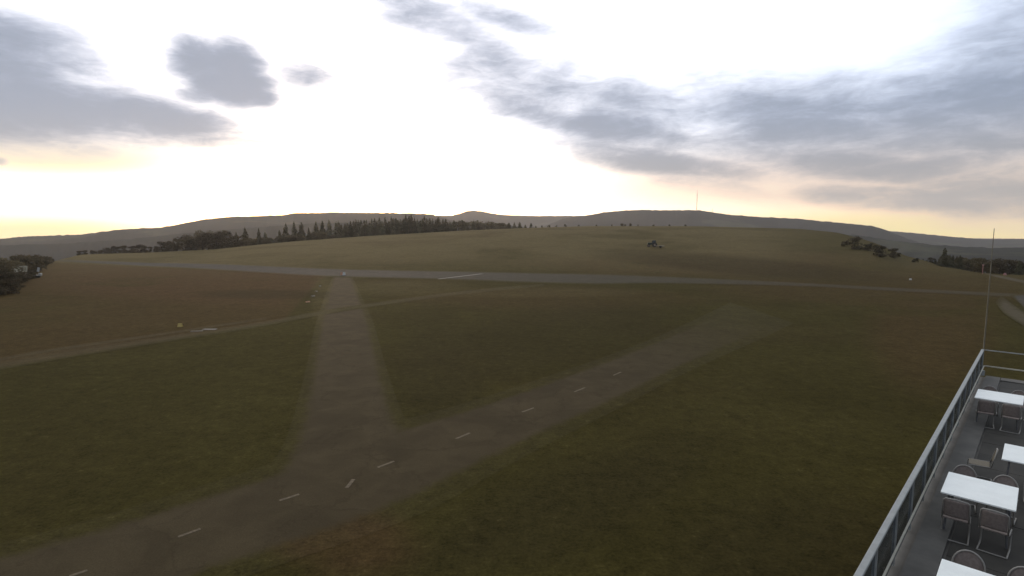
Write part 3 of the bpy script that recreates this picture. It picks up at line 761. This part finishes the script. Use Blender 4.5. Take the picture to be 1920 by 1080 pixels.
# chairs: local +x is where the sitter faces
def make_chair(name, arch, sling):
    t = thing(name, (0, 0, 0)); w = .23
    bm = bmesh.new()
    vs = []
    box(bm, (.02, 0, .43), (.40, .40, .025), bev=.01); bobj('seat', bm, sling, t)
    top = .86
    def by(z): return -.20-.22*(z-.44)
    def half(z):
        if not arch or z < .62: return .19
        return .19*math.sqrt(max(0.02, 1-((z-.62)/(top-.62))**2.2))
    zs = [.50+(top-.012-.50)*i/12 for i in range(13)]; V, Fc = [], []
    for z in zs:
        for s in (-1, -.5, 0, .5, 1):
            for dx in (0,): V.append((by(z)-.02*(1-s*s), s*half(z), z))
    for i in range(12):
        for k in range(4): q = i*5+k; Fc.append((q, q+1, q+6, q+5))
    o = mesh_obj('backrest', V, Fc, sling, t, True)
    md = o.modifiers.new('thick', 'SOLIDIFY'); md.thickness = .012
    # back frame: one bent tube
    bm = bmesh.new()
    if arch:
        pts = [(by(.44), -w+.02, .44), (by(.62), -w+.02, .62)]+[(by(.62+(top-.62)*math.sin(k*math.pi/12)), -(w-.02)*math.cos(k*math.pi/12), .62+(top-.62)*math.sin(k*math.pi/12)) for k in range(1, 12)]+[(by(.62), w-.02, .62), (by(.44), w-.02, .44)]
    else:
        pts = [(by(.44), -w+.02, .44), (by(.7), -w+.02, .7), (by(.83), -w+.03, .83), (by(top), -w+.06, top), (by(top), 0, top+.01), (by(top), w-.06, top), (by(.83), w-.03, .83), (by(.7), w-.02, .7), (by(.44), w-.02, .44)]
    tube(bm, pts, .015, 8); bobj('back_frame', bm, M['steel'], t, True)
    for s in (-1, 1):
        bm = bmesh.new(); y = s*(w-.01)
        tube(bm, curve_pts([(by(.44), y, .44), (.0, y, .425), (.18, y, .42), (.235, y, .37), (.22, y, .2), (.20, y, .06), (.14, y, .017), (.0, y, .015), (-.24, y, .015)], 4), .014, 8)
        bobj('leg', bm, M['steel'], t, True)
    bm = bmesh.new(); tube(bm, [(-.235, -w+.01, .015), (-.235, w-.01, .015)], .013, 8); bobj('stretcher', bm, M['steel'], t)
    return t
ch_arch = make_chair('garden_chair', True, M['seat']); ch_flat = make_chair('garden_chair', False, M['seat']); ch_tan = make_chair('garden_chair', True, M['seat2'])
usedc = set()
def chair(pr, key, da, db, face, label, jit=0.0):
    """da along the rail towards the camera, db inwards from the table centre; face: +1 looks towards the camera end"""
    if pr.name in usedc: o = copy_tree(pr)
    else: usedc.add(pr.name); o = pr
    c = spots[key]+e1*da+e2*db; o.location = (c.x, c.y, DZ+.002); o.scale = (.88, .88, .9)
    o.rotation_euler = (0, 0, RZA+(0 if face > 0 else math.pi)+jit); tag(o, label, 'chair', 'garden chairs round the terrace tables')
G = 'garden chairs'
chair(ch_arch, 'B', -.80, -.27, 1, 'brown arched chair behind the left half of the whole table', .12)
chair(ch_arch, 'B', -.74, .30, 1, 'brown arched chair behind the right half of the whole table', -.08)
chair(ch_flat, 'B', .66, -.26, -1, 'brown square backed chair tucked in front of the whole table, left of two', .04)
chair(ch_flat, 'B', .70, .27, -1, 'brown square backed chair tucked in front of the whole table, right of two', -.06)
chair(ch_arch, 'C', -.76, -.22, 1, 'brown arched chair behind the bottom table, left of two', .06)
chair(ch_arch, 'C', -.78, .36, 1, 'brown arched chair behind the bottom table, right of two', -.1)
chair(ch_tan, 'D', .1, -.86, 1, 'tan chair at the left end of the table cut by the right edge', -1.5)
chair(ch_flat, 'A', .68, -.24, -1, 'square backed chair in front of the farthest table, left of two', .1)
chair(ch_flat, 'A', .72, .30, -1, 'square backed chair in front of the farthest table, right of two', -.05)
chair(ch_arch, 'A', -.76, -.24, 1, 'arched chair behind the farthest table, left of two', .1)
chair(ch_arch, 'A', -.76, .36, 1, 'arched chair behind the farthest table, right of two', -.14)
chair(ch_flat, 'D', .80, .1, -1, 'square backed chair in front of the table cut by the right edge', .2)

# ---------------------------------------------------------------- haze
bm = bmesh.new(); box(bm, (0, 0, (-103+255)/2), (9600, 9600, 255+103)); 
hm = bpy.data.materials.new('haze_air'); hm.use_nodes = True; N = NT(hm.node_tree); N.n.clear()
v = N.new('ShaderNodeVolumePrincipled'); v.inputs['Density'].default_value = .000095; v.inputs['Color'].default_value = (.93, .90, .90, 1); v.inputs['Anisotropy'].default_value = .55
out = N.new('ShaderNodeOutputMaterial'); N.l.new(v.outputs[0], out.inputs['Volume'])
hz = bobj('haze', bm, hm); tag(hz, 'thin pale evening haze over the meadow and the far hills', 'haze', kind='stuff')

# ---------------------------------------------------------------- labels of the rows, counted from the left
def count(group, text):
    L = [o for o in bpy.data.objects if o.get('group') == group and o.parent is None]
    L.sort(key=lambda o: o.location.x/max(1, o.location.y))
    for i, o in enumerate(L):
        if i < len(ORD): o['label'] = text % ORD[i]
count('spruces in the tree row behind the left meadow', '%s dark spruce from the left among those standing clear in the hazy tree row')
count('broadleaf trees at the left of the tree row', '%s bushy broadleaf tree from the left, before the spruces of the tree row')
count('scrub along the far left field edge', '%s low scrub tree from the left along the far edge of the left field')
count('tall trees of the left thicket', '%s dark tree from the left at the back of the left edge thicket')
count('low shrubs of the left thicket', '%s low dark shrub from the left at the front of the left edge thicket')
count('tiny bushes on the crest of the meadow', '%s tiny bush from the left on the skyline of the central meadow')
count('trees at the right end of the tree row', '%s small pale tree from the left below the pointed far hill')
count('low trees between the spruces', '%s low bushy tree from the left filling gaps between the clear standing spruces')
